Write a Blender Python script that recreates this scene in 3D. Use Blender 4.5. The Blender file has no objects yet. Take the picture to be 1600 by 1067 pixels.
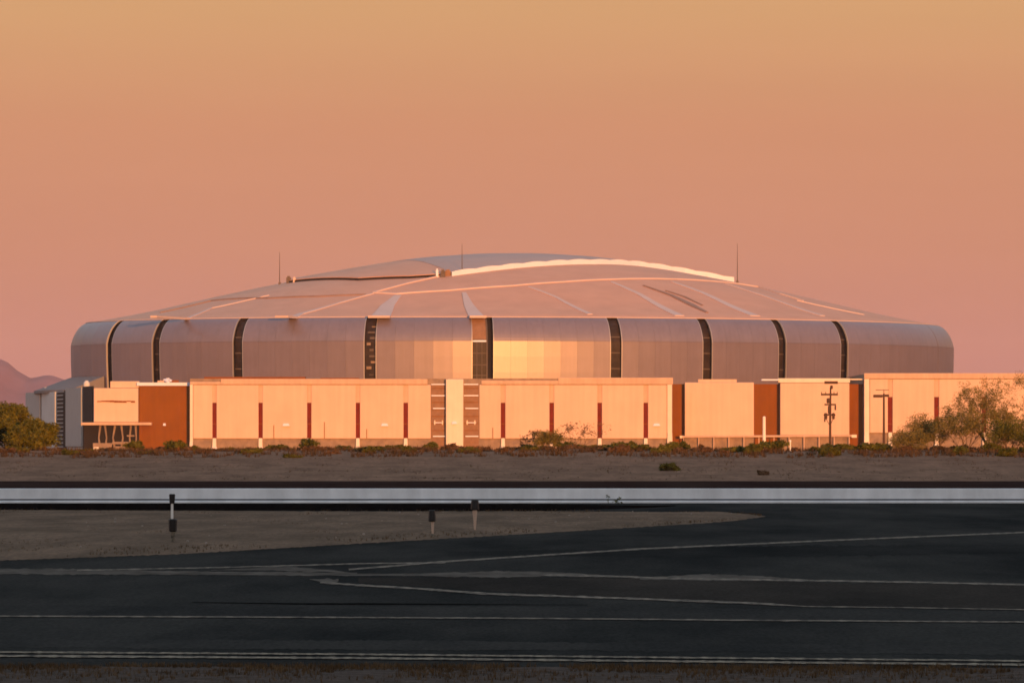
import bpy, math, random
from mathutils import Vector, noise
random.seed(7)
R = math.radians
sc = bpy.context.scene
col = sc.collection

# ------------------------------------------------------------------ camera
F = 8250.0          # focal length in photograph pixels (1600 wide): a long telephoto
HZ = 689.0          # row of the horizon
CAMZ = 3.0
cam = bpy.data.cameras.new('camera'); camo = bpy.data.objects.new('camera', cam); col.objects.link(camo)
camo.location = (0, 0, CAMZ); camo.rotation_euler = (R(90), 0, 0)
cam.sensor_width = 36; cam.lens = 36 * F / 1600
cam.shift_y = (HZ - 533.5) / 1600
cam.clip_start = 1; cam.clip_end = 40000
sc.camera = camo

# ------------------------------------------------------------------ light
SUN_AZ, SUN_EL = 13.0, 2.5       # degrees right of the camera's back, above the horizon
EXPOSURE = 1.0
to_sun = Vector((math.sin(R(SUN_AZ)) * math.cos(R(SUN_EL)), -math.cos(R(SUN_AZ)) * math.cos(R(SUN_EL)), math.sin(R(SUN_EL))))
sl = bpy.data.lights.new('sun', 'SUN'); slo = bpy.data.objects.new('sun', sl); col.objects.link(slo)
slo.rotation_euler = (-to_sun).to_track_quat('-Z', 'Y').to_euler()
sl.energy = 3.2; sl.angle = R(0.5); sl.color = (1.0, 0.365, 0.085)

w = bpy.data.worlds.new('World'); sc.world = w; w.use_nodes = True
nt = w.node_tree; N = nt.nodes; L = nt.links; N.clear()
tc = N.new('ShaderNodeTexCoord'); sep = N.new('ShaderNodeSeparateXYZ'); L.new(tc.outputs['Generated'], sep.inputs[0])
mr = N.new('ShaderNodeMapRange'); mr.inputs['From Min'].default_value = 0; mr.inputs['From Max'].default_value = 0.4
L.new(sep.outputs['Z'], mr.inputs['Value'])
ramp = N.new('ShaderNodeValToRGB'); L.new(mr.outputs[0], ramp.inputs[0])
SKYK = 2 ** -EXPOSURE
stops = [(0.0, (.55, .222, .188)), (.04, (.565, .232, .186)), (.09, (.61, .26, .165)), (.15, (.635, .285, .155)), (.205, (.67, .36, .165)),
         (.30, (.60, .35, .21)), (.50, (.42, .32, .30)), (1.0, (.29, .315, .35))]
el = ramp.color_ramp.elements
while len(el) < len(stops): el.new(0.5)
for e, (p, c) in zip(el, stops):
    e.position = p; e.color = (c[0] * SKYK, c[1] * SKYK, c[2] * SKYK, 1)
nish = N.new('ShaderNodeTexSky'); nish.sky_type = 'NISHITA'; nish.sun_disc = False
nish.sun_elevation = R(SUN_EL); nish.sun_rotation = R(180 - SUN_AZ)
ns = N.new('ShaderNodeVectorMath'); ns.operation = 'SCALE'; ns.inputs['Scale'].default_value = 0.15
L.new(nish.outputs[0], ns.inputs[0])
mf = N.new('ShaderNodeMapRange'); mf.interpolation_type = 'SMOOTHSTEP'
mf.inputs['From Min'].default_value = 0.10; mf.inputs['From Max'].default_value = 0.45
L.new(sep.outputs['Z'], mf.inputs['Value'])
sm = N.new('ShaderNodeVectorMath'); sm.operation = 'SCALE'; L.new(ns.outputs[0], sm.inputs[0]); L.new(mf.outputs[0], sm.inputs['Scale'])
add = N.new('ShaderNodeVectorMath'); add.operation = 'ADD'; L.new(ramp.outputs[0], add.inputs[0]); L.new(sm.outputs[0], add.inputs[1])
smp = N.new('ShaderNodeMapping'); smp.inputs['Scale'].default_value = (5, 5, 60); L.new(tc.outputs['Generated'], smp.inputs[0])
sno = N.new('ShaderNodeTexNoise'); sno.inputs['Scale'].default_value = 1.3; sno.inputs['Detail'].default_value = 7; sno.inputs['Roughness'].default_value = .6; L.new(smp.outputs[0], sno.inputs['Vector'])
smr = N.new('ShaderNodeMapRange'); smr.inputs['To Min'].default_value = .955; smr.inputs['To Max'].default_value = 1.045; L.new(sno.outputs[0], smr.inputs[0])
sml = N.new('ShaderNodeVectorMath'); sml.operation = 'SCALE'; L.new(add.outputs[0], sml.inputs[0]); L.new(smr.outputs[0], sml.inputs['Scale'])
bg = N.new('ShaderNodeBackground'); L.new(sml.outputs[0], bg.inputs[0]); bg.inputs[1].default_value = 1.0
out = N.new('ShaderNodeOutputWorld'); L.new(bg.outputs[0], out.inputs[0])

vs = sc.view_settings
vs.view_transform = 'Standard'; vs.look = 'None'; vs.exposure = EXPOSURE; vs.gamma = 1; vs.use_curve_mapping = False
sc.render.engine = 'CYCLES'
sc.cycles.use_denoising = True
sc.cycles.max_bounces = 6; sc.cycles.volume_bounces = 1
sc.cycles.filter_width = 1.7     # soft, like a long lens through warm air

# ------------------------------------------------------------------ helpers
def XP(px, Y): return (px - 800.0) / F * Y
def ZP(py, Y): return CAMZ + (HZ - py) / F * Y
def G(px, py):                       # a point of the flat ground
    Y = F * CAMZ / (py - HZ)
    return (XP(px, Y), Y)

class MB:
    def __init__(s): s.v = []; s.f = []; s.m = []
    def quad(s, a, b, c, d):
        i = len(s.v); s.v += [tuple(a), tuple(b), tuple(c), tuple(d)]; s.f.append((i, i+1, i+2, i+3))
    def tri(s, a, b, c):
        i = len(s.v); s.v += [tuple(a), tuple(b), tuple(c)]; s.f.append((i, i+1, i+2))
    def hexa(s, p):                  # p: bottom 4 ccw, top 4 ccw
        i = len(s.v); s.v += [tuple(q) for q in p]
        for f in ((3,2,1,0), (4,5,6,7), (0,1,5,4), (1,2,6,5), (2,3,7,6), (3,0,4,7)):
            s.f.append(tuple(i + k for k in f))
    def box(s, x0, x1, y0, y1, z0, z1):
        s.hexa([(x0,y0,z0),(x1,y0,z0),(x1,y1,z0),(x0,y1,z0),(x0,y0,z1),(x1,y0,z1),(x1,y1,z1),(x0,y1,z1)])
    def tube(s, pts, rad, n=6):
        rings = []
        for k, p in enumerate(pts):
            p = Vector(p)
            d = (Vector(pts[min(k+1, len(pts)-1)]) - Vector(pts[max(k-1, 0)])).normalized()
            a = d.orthogonal().normalized(); b = d.cross(a)
            r = rad[k] if isinstance(rad, (list, tuple)) else rad
            base = len(s.v)
            for j in range(n):
                t = 2 * math.pi * j / n
                s.v.append(tuple(p + a * math.cos(t) * r + b * math.sin(t) * r))
            rings.append(base)
        for k in range(len(rings) - 1):
            for j in range(n):
                s.f.append((rings[k]+j, rings[k]+(j+1) % n, rings[k+1]+(j+1) % n, rings[k+1]+j))
        s.f.append(tuple(rings[0] + n - 1 - j for j in range(n))); s.f.append(tuple(rings[-1] + j for j in range(n)))
    def build(s, name, mat, parent=None, smooth=False):
        me = bpy.data.meshes.new(name); me.from_pydata(s.v, [], s.f); me.update()
        me.materials.append(mat)
        if smooth:
            for p in me.polygons: p.use_smooth = True
        o = bpy.data.objects.new(name, me); col.objects.link(o)
        if parent is not None: o.parent = parent
        return o

def bevel(o, wd, seg=2):
    m = o.modifiers.new('bevel', 'BEVEL'); m.width = wd; m.segments = seg; m.limit_method = 'ANGLE'
    return o
def tag(o, label, cat, group=None):
    o['label'] = label; o['category'] = cat
    if group: o['group'] = group
    return o
def kind(o, k): o['kind'] = k; return o
def empty(name, loc=(0, 0, 0)):
    o = bpy.data.objects.new(name, None); o.location = loc; o.empty_display_size = 1; col.objects.link(o); return o

def mat(name, c, rough=0.8, metal=0.0, var=0.15, scale=0.5, c2=None, bump=0.0, bscale=None, spec=0.3, stretch=None, detail=6, streak=0.0, grain=0.0, gscale=(14, 2.5, 14)):
    m = bpy.data.materials.new(name); m.use_nodes = True
    n = m.node_tree.nodes; l = m.node_tree.links
    b = n['Principled BSDF']
    b.inputs['Roughness'].default_value = rough; b.inputs['Metallic'].default_value = metal
    b.inputs['Specular IOR Level'].default_value = spec
    t = n.new('ShaderNodeTexCoord'); mp = n.new('ShaderNodeMapping'); l.new(t.outputs['Object'], mp.inputs[0])
    if stretch: mp.inputs['Scale'].default_value = stretch
    no = n.new('ShaderNodeTexNoise'); no.inputs['Scale'].default_value = scale; no.inputs['Detail'].default_value = detail
    no.inputs['Roughness'].default_value = 0.62
    l.new(mp.outputs[0], no.inputs['Vector'])
    r = n.new('ShaderNodeValToRGB'); l.new(no.outputs[0], r.inputs[0])
    e = r.color_ramp.elements
    if c2 is None:
        e[0].position = .3; e[1].position = .7
        e[0].color = (*[x * (1 - var) for x in c], 1); e[1].color = (*[min(1, x * (1 + var)) for x in c], 1)
    else:
        e[0].position = .38; e[1].position = .62
        e[0].color = (*c, 1); e[1].color = (*c2, 1)
    src = r.outputs[0]
    if streak > 0:                   # rain streaks running down
        mp2 = n.new('ShaderNodeMapping'); mp2.inputs['Scale'].default_value = (1.1, 1.1, .05); l.new(t.outputs['Object'], mp2.inputs[0])
        n2 = n.new('ShaderNodeTexNoise'); n2.inputs['Scale'].default_value = 1.0; n2.inputs['Detail'].default_value = 4; l.new(mp2.outputs[0], n2.inputs['Vector'])
        mm = n.new('ShaderNodeMapRange'); mm.inputs['From Min'].default_value = .35; mm.inputs['From Max'].default_value = .65
        mm.inputs['To Min'].default_value = 1 - streak; mm.inputs['To Max'].default_value = 1.0; l.new(n2.outputs[0], mm.inputs[0])
        vm = n.new('ShaderNodeVectorMath'); vm.operation = 'SCALE'; l.new(src, vm.inputs[0]); l.new(mm.outputs[0], vm.inputs['Scale'])
        src = vm.outputs[0]
    if grain > 0:                    # aggregate, pebbles and crumbs
        mp3 = n.new('ShaderNodeMapping'); mp3.inputs['Scale'].default_value = gscale; l.new(t.outputs['Object'], mp3.inputs[0])
        n3 = n.new('ShaderNodeTexNoise'); n3.inputs['Scale'].default_value = 1.0; n3.inputs['Detail'].default_value = 5; n3.inputs['Roughness'].default_value = .75; l.new(mp3.outputs[0], n3.inputs['Vector'])
        m3 = n.new('ShaderNodeMapRange'); m3.inputs['From Min'].default_value = .3; m3.inputs['From Max'].default_value = .7
        m3.inputs['To Min'].default_value = 1 - grain; m3.inputs['To Max'].default_value = 1 + grain; l.new(n3.outputs[0], m3.inputs[0])
        v3 = n.new('ShaderNodeVectorMath'); v3.operation = 'SCALE'; l.new(src, v3.inputs[0]); l.new(m3.outputs[0], v3.inputs['Scale'])
        src = v3.outputs[0]
    l.new(src, b.inputs['Base Color'])
    if bump > 0:
        nb = n.new('ShaderNodeTexNoise'); nb.inputs['Scale'].default_value = bscale or scale * 4; nb.inputs['Detail'].default_value = 8
        l.new(mp.outputs[0], nb.inputs['Vector'])
        bp = n.new('ShaderNodeBump'); bp.inputs['Strength'].default_value = bump; bp.inputs['Distance'].default_value = 0.05
        l.new(nb.outputs[0], bp.inputs['Height']); l.new(bp.outputs[0], b.inputs['Normal'])
    return m

M = {}
M['dirt'] = mat('desert_dirt', (.125, .064, .037), c2=(.205, .110, .068), scale=.35, bump=.6, bscale=6, stretch=(1, .35, 1), spec=0.05, grain=.35, gscale=(3, .5, 3))
M['verge'] = mat('verge_dirt', (.030, .022, .018), c2=(.068, .052, .045), scale=3.0, bump=.8, bscale=30, spec=0.05, grain=.4, gscale=(22, 5, 22))
M['island'] = mat('island_gravel', (.072, .046, .028), c2=(.130, .084, .055), scale=.45, bump=.6, bscale=9, stretch=(1, .2, 1), spec=0.05, grain=.4, gscale=(7, .9, 7))
M['asphalt'] = mat('asphalt', (.0190, .0205, .0208), c2=(.0410, .0405, .0385), scale=.35, bump=.3, bscale=25, rough=.9, spec=0.0, stretch=(.5, .08, 1), grain=.30)
M['ground_black'] = mat('near_black_ground', (.0025, .002, .002), c2=(.007, .0055, .005), scale=.6, rough=.95, spec=0.0)
M['ground_brown'] = mat('dark_brown_ground', (.026, .0145, .0135), c2=(.036, .022, .019), scale=.2, rough=.9, spec=0.0, stretch=(1, .2, 1))
M['paint'] = mat('worn_line_paint', (.035, .034, .032), c2=(.20, .172, .140), scale=4.5, rough=.8, stretch=(1, .3, 1), spec=0.05)
M['paint_white'] = mat('white_line_paint', (.045, .042, .038), c2=(.25, .215, .165), scale=7, rough=.8, stretch=(1, .3, 1), spec=0.05)
M['patch'] = mat('worn_concrete_patch', (.036, .034, .030), c2=(.085, .077, .068), scale=1.6, rough=.9, stretch=(1, .25, 1), spec=0.05)
M['tar'] = mat('tar_seam', (.006, .006, .006), rough=1, spec=0)
M['barrier'] = mat('white_barrier_paint', (.80, .84, .89), var=.10, scale=.7, rough=.6, bump=.1, streak=.16)
M['groove'] = mat('dark_groove', (.05, .05, .055), rough=.8)
M['cream'] = mat('cream_precast_concrete', (.64, .472, .385), var=.045, scale=.18, rough=.85, bump=.15, bscale=3, streak=.07)
M['pale'] = mat('pale_precast_concrete', (.72, .65, .58), var=.05, scale=.3, rough=.8, streak=.06)
M['coping'] = mat('coping_concrete', (.56, .40, .31), var=.08, scale=.3, rough=.8, streak=.12)
M['rust'] = mat('rust_brown_render', (.205, .066, .0), var=.14, scale=.12, rough=.9, bump=.2, bscale=2, streak=.10)
M['rust_deep'] = mat('deep_rust_render', (.20, .06, .01), var=.10, scale=.2, rough=.9, streak=.08)
M['plinth'] = mat('sandstone_plinth', (.20, .15, .12), c2=(.29, .215, .165), scale=.5, rough=.9)
M['redglass'] = mat('dark_red_window', (.14, .010, .001), var=.2, rough=.6, spec=.1)
M['louvre'] = mat('terracotta_louvre', (.235, .135, .085), var=.15, scale=.9, rough=.8)
M['grey'] = mat('grey_metal_cladding', (.38, .39, .40), var=.05, scale=.2, rough=.5, streak=.06)
M['greylight'] = mat('light_grey_cladding', (.58, .59, .60), var=.05, scale=.2, rough=.5, streak=.05)
M['dark'] = mat('near_black', (.012, .009, .007), rough=.9)  # near-black; stands in for shade in the roof band and undercroft
M['darkglass'] = mat('slot_glazing', (.012, .007, .005), c2=(.030, .020, .015), scale=.35, rough=.5, spec=.2)
M['metal'] = mat('brushed_metal_cladding', (.178, .152, .200), metal=.18, var=.07, scale=.15, rough=.40, streak=.08, spec=.85)
M['trim'] = mat('slot_edge_trim', (.52, .50, .50), metal=.6, rough=.5, var=.03)
M['roof'] = mat('tan_roof_membrane', (.58, .325, .235), var=.07, scale=.12, rough=.75, bump=.06, bscale=.5)
M['roof_dark'] = mat('dark_roof_brown', (.26, .16, .125), rough=.7)
M['seam'] = mat('pale_roof_seam', (.56, .44, .42), var=.05, scale=.3, rough=.7)
M['cover_grey'] = mat('grey_roof_cover', (.40, .31, .30), var=.05, scale=.06, rough=.7)
M['fascia'] = mat('white_roof_fascia', (.62, .70, .88), var=.03, scale=.3, rough=.5)
M['steel'] = mat('weathered_steel', (.10, .08, .07), rough=.7)
M['wood'] = mat('creosoted_pole', (.075, .038, .022), rough=.9)
M['white'] = mat('white_paint', (.75, .74, .72), var=.04, rough=.6)
M['black'] = mat('black_plastic', (.012, .011, .012), rough=.5)
M['rock'] = mat('mountain_rock', (.20, .085, .115), c2=(.28, .12, .15), scale=.006, rough=.95, bump=.3, bscale=.05)
M['bark'] = mat('bark', (.11, .075, .045), rough=.9)
M['leaf'] = mat('olive_leaf', (.056, .060, .009), c2=(.125, .118, .022), scale=1.2, rough=.8, spec=.1)
M['leaf_pale'] = mat('pale_green_twig', (.11, .095, .022), c2=(.21, .165, .055), scale=1.0, rough=.8, spec=.1)
M['leaf_dry'] = mat('dry_brown_leaf', (.085, .050, .024), c2=(.17, .10, .055), scale=1.2, rough=.85, spec=.1)
M['grass'] = mat('dry_grass', (.050, .030, .014), c2=(.125, .078, .040), scale=1.5, rough=.9, spec=.05)
M['rock_small'] = mat('pebble', (.17, .14, .12), c2=(.30, .25, .22), scale=2, rough=.9)

# ------------------------------------------------------------------ terrain
BERM_Y, BERM_Z = 505.0, 2.12
def ground_z(x, y):
    if y <= 400 or y > 640: return 0.0
    if y <= BERM_Y: t = (y - 400) / (BERM_Y - 400)
    else: t = 1 - (y - BERM_Y) / (640 - BERM_Y)
    s = t * t * (3 - 2 * t)
    h = BERM_Z * (1 + .09 * noise.noise((x * .05, 1.3, .2)) + .05 * noise.noise((x * .21, 4.1, .7)))
    return max(0.0, h * (.45 * s + .55 * t) + .07 * s * noise.noise((x * .5, y * .18, 3.3)))
xs = [-6000, -3000, -1200, -500, -250, -150, -100] + [-70 + i * 1.4 for i in range(101)] + [100, 150, 250, 500, 1200, 3000, 6000]
ys = [-2500, -900, -200, 40, 250, 330, 400] + [400 + i * 6 for i in range(1, 41)] + [700, 900, 1300, 2000, 4000, 7000, 11000]
m = MB()
for y in ys:
    for x in xs: m.v.append((x, y, ground_z(x, y)))
nx = len(xs)
for j in range(len(ys) - 1):
    for i in range(nx - 1):
        m.f.append((j*nx+i, j*nx+i+1, (j+1)*nx+i+1, (j+1)*nx+i))
kind(m.build('ground', M['dirt'], smooth=True), 'structure')

def sheet(name, pts, z, mt, thick=0.0):
    m = MB(); i = 0
    m.v = [(x, y, z) for x, y in pts]; m.f = [tuple(range(len(pts)))]
    return m.build(name, mt)

# taxiway: one big asphalt apron in front of the barrier, with a ragged near edge
near = []
x = -45.0
while x < 45:
    near.append((x, 69.6 + .5 * noise.noise((x * .9, 0, 0)) + .25 * noise.noise((x * 4.0, 2, 0)) - .045 * x)); x += .12
m = MB()
for p in near: m.v.append((p[0], p[1], .012))
for p in near: m.v.append((p[0] * 4.4, 254.9, .012))
n = len(near)
for i in range(n - 1): m.f.append((i, i+1, n+i+1, n+i))
kind(m.build('taxiway', M['asphalt']), 'structure')
m = MB()
for k in range(60):
    x0, x1 = -300 + k * 10, -290 + k * 10
    m.quad((x0, 268, .02), (x1, 268, .02), (x1, 394 + 1.5 * noise.noise((x1 * .08, 0, 5)), .02), (x0, 394 + 1.5 * noise.noise((x0 * .08, 0, 5)), .02))
kind(m.build('dark_ground_strip', M['ground_brown']), 'structure')  # dark brown strip of ground behind the barrier
# near verge of dark dirt
m = MB()
for k in range(90):
    for j in range(10):
        def vz(a, b): return .016 + .05 * max(0, noise.noise((a * 1.5, b * 1.1, 9))) * min(1, (69.3 - .045 * a - b) / 1.2 + .2 if b < 69 else 0.05)
        x0, x1 = -18 + k * .4, -18 + (k+1) * .4
        def yy(a, t): return 56 + (13.75 - .045 * a + .35 * noise.noise((a * .9, 0, 0))) * t
        p = [(x0, yy(x0, j/10)), (x1, yy(x1, j/10)), (x1, yy(x1, (j+1)/10)), (x0, yy(x0, (j+1)/10))]
        m.quad(*[(a, b, vz(a, b)) for a, b in p])
kind(m.build('verge', M['verge'], smooth=True), 'structure')

# dirt wedge between taxiway and barrier
def interp(pts, x):
    for (xa, ya), (xb, yb) in zip(pts, pts[1:]):
        if x <= xb: return ya + (yb - ya) * max(0.0, (x - xa)) / (xb - xa)
    return pts[-1][1]
top_e = [(-150, 796), (0, 797), (250, 798), (560, 799.5), (850, 799), (1000, 800), (1120, 801), (1196, 806.5)]
bot_e = [(-150, 883), (0, 876.5), (280, 866.5), (560, 850), (760, 838.5), (1000, 824), (1100, 818), (1150, 814), (1196, 807.5)]
m = MB(); cols = 300; rows = 22
for i in range(cols + 1):
    px = -150 + (1196 + 150) * i / cols
    a = G(px, interp(bot_e, px) + 1.3 * noise.noise((px * .15, 0, 0))); b = G(px, interp(top_e, px) + .8 * noise.noise((px * .08, 3, 0)))
    for j in range(rows + 1):
        t = j / rows
        xx = a[0] + (b[0] - a[0]) * t; y = a[1] + (b[1] - a[1]) * t
        e = min(1, 5 * t, 5 * (1 - t), (1196 - px) / 60 + .02)
        m.v.append((xx, y, .02 + .09 * e * (1 + .9 * noise.noise((xx * .3, y * .12, 7)))))
for i in range(cols):
    for j in range(rows):
        q = i * (rows + 1) + j
        m.f.append((q, q + rows + 1, q + rows + 2, q + 1))
kind(m.build('gravel_island', M['island'], smooth=True), 'structure')

# painted lines and worn patches (paint on the ground, each laid at its place)
def line(name, pts, hw, mt, z=.022, jag=.0, step=6):
    m = MB(); L0 = None; k = 0
    px = pts[0][0]
    while px <= pts[-1][0]:
        py = interp(pts, px)
        h = hw(px) if callable(hw) else hw
        if jag: h = h * (1 + jag * noise.noise((px * .11, hw(px) if callable(hw) else hw, 1.7)) + .5 * jag * noise.noise((px * .6, 2, 1.7)))
        a = G(px, py + h); b = G(px, py - h)
        m.v += [(a[0], a[1], z), (b[0], b[1], z)]
        if k: m.f.append((2*k-2, 2*k, 2*k+1, 2*k-1))
        k += 1; px += step
    return kind(m.build(name, mt), 'structure')
line('worn_patch', [(-60, 893), (150, 894.5), (330, 896.5), (560, 898)], lambda p: 2.6 + 1.8 * max(0, 1 - abs(p - 60) / 260) + .9 * max(0, noise.noise((p * .01, 2, 2))), M['patch'], .020, .4)
line('worn_patch', [(330, 892), (430, 889), (520, 893), (560, 898)], lambda p: 3.5 * max(.1, 1 - abs(p - 450) / 120), M['patch'], .021, .4)
line('taxiway_line', [(120, 892), (330, 888), (480, 884), (560, 881.5), (700, 880)], .9, M['paint'], .024, .5)
line('taxiway_line', [(545, 891), (600, 886.5), (680, 879.5), (800, 871.5), (1000, 858.5), (1300, 845), (1660, 830)], lambda p: 1.5 - .0003 * p, M['paint'], .0245, .3)
line('worn_patch', [(530, 899), (680, 899), (850, 898), (960, 902)], lambda p: 1.7 + 3.2 * max(0, 1 - abs(p - 790) / 170), M['patch'], .023, .4)
line('taxiway_line', [(850, 899), (960, 901.5), (1040, 904.5), (1250, 908), (1420, 910.5), (1660, 916)], 1.3, M['paint'], .0235, .3)
line('worn_patch', [(1000, 905), (1100, 903), (1200, 905), (1290, 909)], lambda p: .9 + 4.2 * max(0, 1 - abs(p - 1120) / 150), M['patch'], .0225, .35)
line('worn_patch', [(484, 906), (500, 908), (524, 909), (530, 907)], lambda p: 4.5 * max(.1, 1 - abs(p - 512) / 28), M['patch'], .0222, .5, 3)
line('taxiway_line', [(500, 911), (560, 915.5), (640, 920), (760, 929), (1000, 937), (1180, 944), (1260, 949), (1420, 951), (1660, 955)], lambda p: 1.5 if p < 1220 else .7, M['paint'], .025, .5)
line('black_strip', [(-420, 791.2), (560, 792.8), (850, 793.0), (1010, 792), (1060, 790)], lambda p: 5.6 if p < 850 else 5.6 - 4.9 * (p - 850) / 210, M['ground_black'], .0155, .1)  # near-black strip along the foot of the barrier
M['asphalt_pale'] = mat('pale_asphalt', (.026, .027, .027), c2=(.043, .042, .040), scale=.5, rough=.95, spec=0.0, stretch=(.5, .1, 1), grain=.30)
M['asphalt_dark'] = mat('older_asphalt', (.015, .0165, .017), c2=(.027, .0275, .027), scale=.5, rough=.95, spec=0.0, stretch=(.5, .1, 1), grain=.3)
M['asphalt_brown'] = mat('dusty_asphalt', (.026, .024, .0225), c2=(.042, .037, .033), scale=.5, rough=.95, spec=0.0, stretch=(.5, .1, 1), grain=.3)
line('shoulder_strip', [(-60, 955), (800, 957), (1660, 965)], lambda p: 8.5 + 1.2 * noise.noise((p * .006, 1, 4)), M['asphalt_pale'], .0165, .12)
line('dusty_lane', [(560, 907), (900, 918), (1300, 930), (1660, 935)], lambda p: 4 + 15 * min(1, max(0, (p - 560) / 500)), M['asphalt_brown'], .0170, .12)
line('asphalt_patch', [(-60, 1006), (800, 1010), (1660, 1018)], lambda p: 7 + 3 * noise.noise((p * .004, 6, 4)), M['asphalt_pale'], .0160, .3)
line('asphalt_patch', [(700, 866), (1200, 862), (1660, 858)], lambda p: 3 + 5 * min(1, (p - 700) / 400) + 3 * noise.noise((p * .005, 2, 4)), M['asphalt_dark'], .0162, .3)
line('tar_seam', [(300, 942), (480, 944.5), (560, 944.5), (920, 946)], lambda p: 1.3 * max(.15, 1 - abs(p - 560) / 330), M['tar'], .019, .3)
line('taxiway_line', [(-60, 964), (330, 965.5), (800, 967.5), (1200, 971), (1660, 974)], 1.0, M['paint'], .026, .4)
line('edge_line', [(-60, 1020.5), (560, 1024.5), (1100, 1030), (1660, 1035.5)], 1.25, M['paint_white'], .027, .5, 3)
line('edge_line', [(-60, 1026.5), (560, 1030.5), (1100, 1036), (1660, 1041.5)], 1.5, M['paint_white'], .0272, .5, 3)

# ------------------------------------------------------------------ added shade ridge and mountains
def ridge(name, Y, depth, prof, mt, x0, x1, n, rough, seed):
    m = MB(); rr = 14
    for i in range(n + 1):
        x = x0 + (x1 - x0) * i / n
        h = prof(x)
        for j in range(rr + 1):
            t = j / rr * 2 - 1
            s = max(0, 1 - abs(t)) ** 1.15
            wob = 1 + rough * (1 - s) * noise.fractal((x * .0022 * 1000 / depth, t * 2.2, seed), 1.0, 2.0, 5)
            m.v.append((x, Y + t * depth, -1.2 + (h + 1.2) * s * wob if abs(t) < 1 else -1.2))
    for i in range(n):
        for j in range(rr):
            q = i * (rr + 1) + j
            m.f.append((q, q + rr + 1, q + rr + 2, q + 1))
    return kind(m.build(name, mt, smooth=True), 'structure')
mpts = [(-900, 500), (-500, 540), (-330, 520), (-180, 545), (-80, 530), (-30, 548), (0, 561), (12, 566), (26, 578), (48, 590), (60, 588.5), (72, 586), (84, 588), (100, 594), (140, 604), (400, 640), (800, 650), (1200, 645), (1700, 640), (2500, 600)]
def mprof(x):
    px = 800 + x * F / 9000
    return ZP(interp(mpts, px), 9000) + 2.0 * noise.noise((x * .02, 0, 0))
ridge('mountains', 9000, 900, mprof, M['rock'], -1900, 1900, 500, .5, 2.0)
# unseen ridge added behind the camera to shade the foreground
ridge('shade_ridge', -400, 330, lambda x: 40.5 + 1.2 * noise.noise((x * .01, 5, 0)), M['dirt'], -1500, 1800, 120, .3, 8.0)

# ------------------------------------------------------------------ stadium
stadium = empty('stadium', (0, 1500, 0))
tag(stadium, 'domed stadium with silver slotted drum over long sunlit cream concourse', 'stadium')
ORG = Vector((0, 1500, 0))
def sbuild(mb, name, mt, parent, smooth=False):
    # parts share the stadium's origin
    mb.v = [(a, b - 1500, c) for a, b, c in mb.v]
    return mb.build(name, mt, parent, smooth)

A, B, PSI = 138.0, 110.0, R(22)
CX, CY = 1.6, 1611.0
RIM = 38.3
cps, sps = math.cos(PSI), math.sin(PSI)
def plan(t, inset=0.0):
    a, b = A * math.sin(t), -B * math.cos(t)
    nx_, ny_ = math.sin(t) / A, -math.cos(t) / B
    q = math.hypot(nx_, ny_); nx_ /= q; ny_ /= q
    a -= nx_ * inset; b -= ny_ * inset
    return (CX + a * cps - b * sps, CY + a * sps + b * cps)
def t_of_px(px, inset=0.0):
    lo, hi = R(-100), R(80)
    # monotone between the two silhouette points
    def f(t): x, y = plan(t, inset); return 800 + x / y * F
    best = min((R(-110) + i * R(.5) for i in range(400)), key=f); lo = best
    best = max((R(-110) + i * R(.5) for i in range(400)), key=f); hi = best
    for _ in range(50):
        mid = (lo + hi) / 2
        if f(mid) < px: lo = mid
        else: hi = mid
    return (lo + hi) / 2
def prof(z):                         # how far the skin lies inside the plan ellipse at height z
    if z <= 31.4: return .35 * ((31.4 - z) / 12) ** 2
    k = min(1, (z - 31.4) / (RIM - 31.4))
    return 4.0 * (1 - math.sqrt(max(0, 1 - k * k))) + 1.2 * k

# core of the drum, the dark wall seen at the bottom of the slots
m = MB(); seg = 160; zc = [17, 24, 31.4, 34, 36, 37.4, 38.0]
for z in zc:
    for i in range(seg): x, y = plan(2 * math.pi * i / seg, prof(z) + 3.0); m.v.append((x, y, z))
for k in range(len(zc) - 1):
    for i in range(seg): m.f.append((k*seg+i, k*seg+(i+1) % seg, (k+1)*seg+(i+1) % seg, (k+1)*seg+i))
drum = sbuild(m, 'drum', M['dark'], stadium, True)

slots = [(170, 3.5), (243, 3.5), (371, 3.4), (578, 3.6), (754.5, 6.3), (963, 3.6), (1106, 3.3), (1223, 3.1), (1320, 3.5), (1466, .35)]
sl_t = [(t_of_px(px), wd) for px, wd in slots]
t_last, t_first = sl_t[-1][0], sl_t[0][0] + 2 * math.pi
nb = 10
for k in range(1, nb): sl_t.append((t_last + (t_first - t_last) * k / nb, 3.5))
def arc_speed(t): a = plan(t); b = plan(t + .001); return math.hypot(a[0]-b[0], a[1]-b[1]) / .001
zup = [31.42, 32.3, 33.2, 34.0, 34.8, 35.5, 36.15, 36.7, 37.2, 37.6, 37.95, 38.17, RIM]
def panel(ta, tb, zs, thick=.3, gap=.015):
    m = MB()
    da = gap / arc_speed(ta)
    ta += da; tb -= da
    for z in zs:
        for t, ins in ((ta, 0), (tb, 0), (tb, thick), (ta, thick)):
            x, y = plan(t, prof(z) + ins); m.v.append((x, y, z))
    n = len(zs)
    for k in range(n - 1):
        for j in range(4): m.f.append((4*k+j, 4*k+(j+1) % 4, 4*k+4+(j+1) % 4, 4*k+4+j))
    m.f.append((3, 2, 1, 0)); m.f.append(tuple(4*(n-1)+j for j in range(4)))
    return m
prng = random.Random(3)
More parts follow.
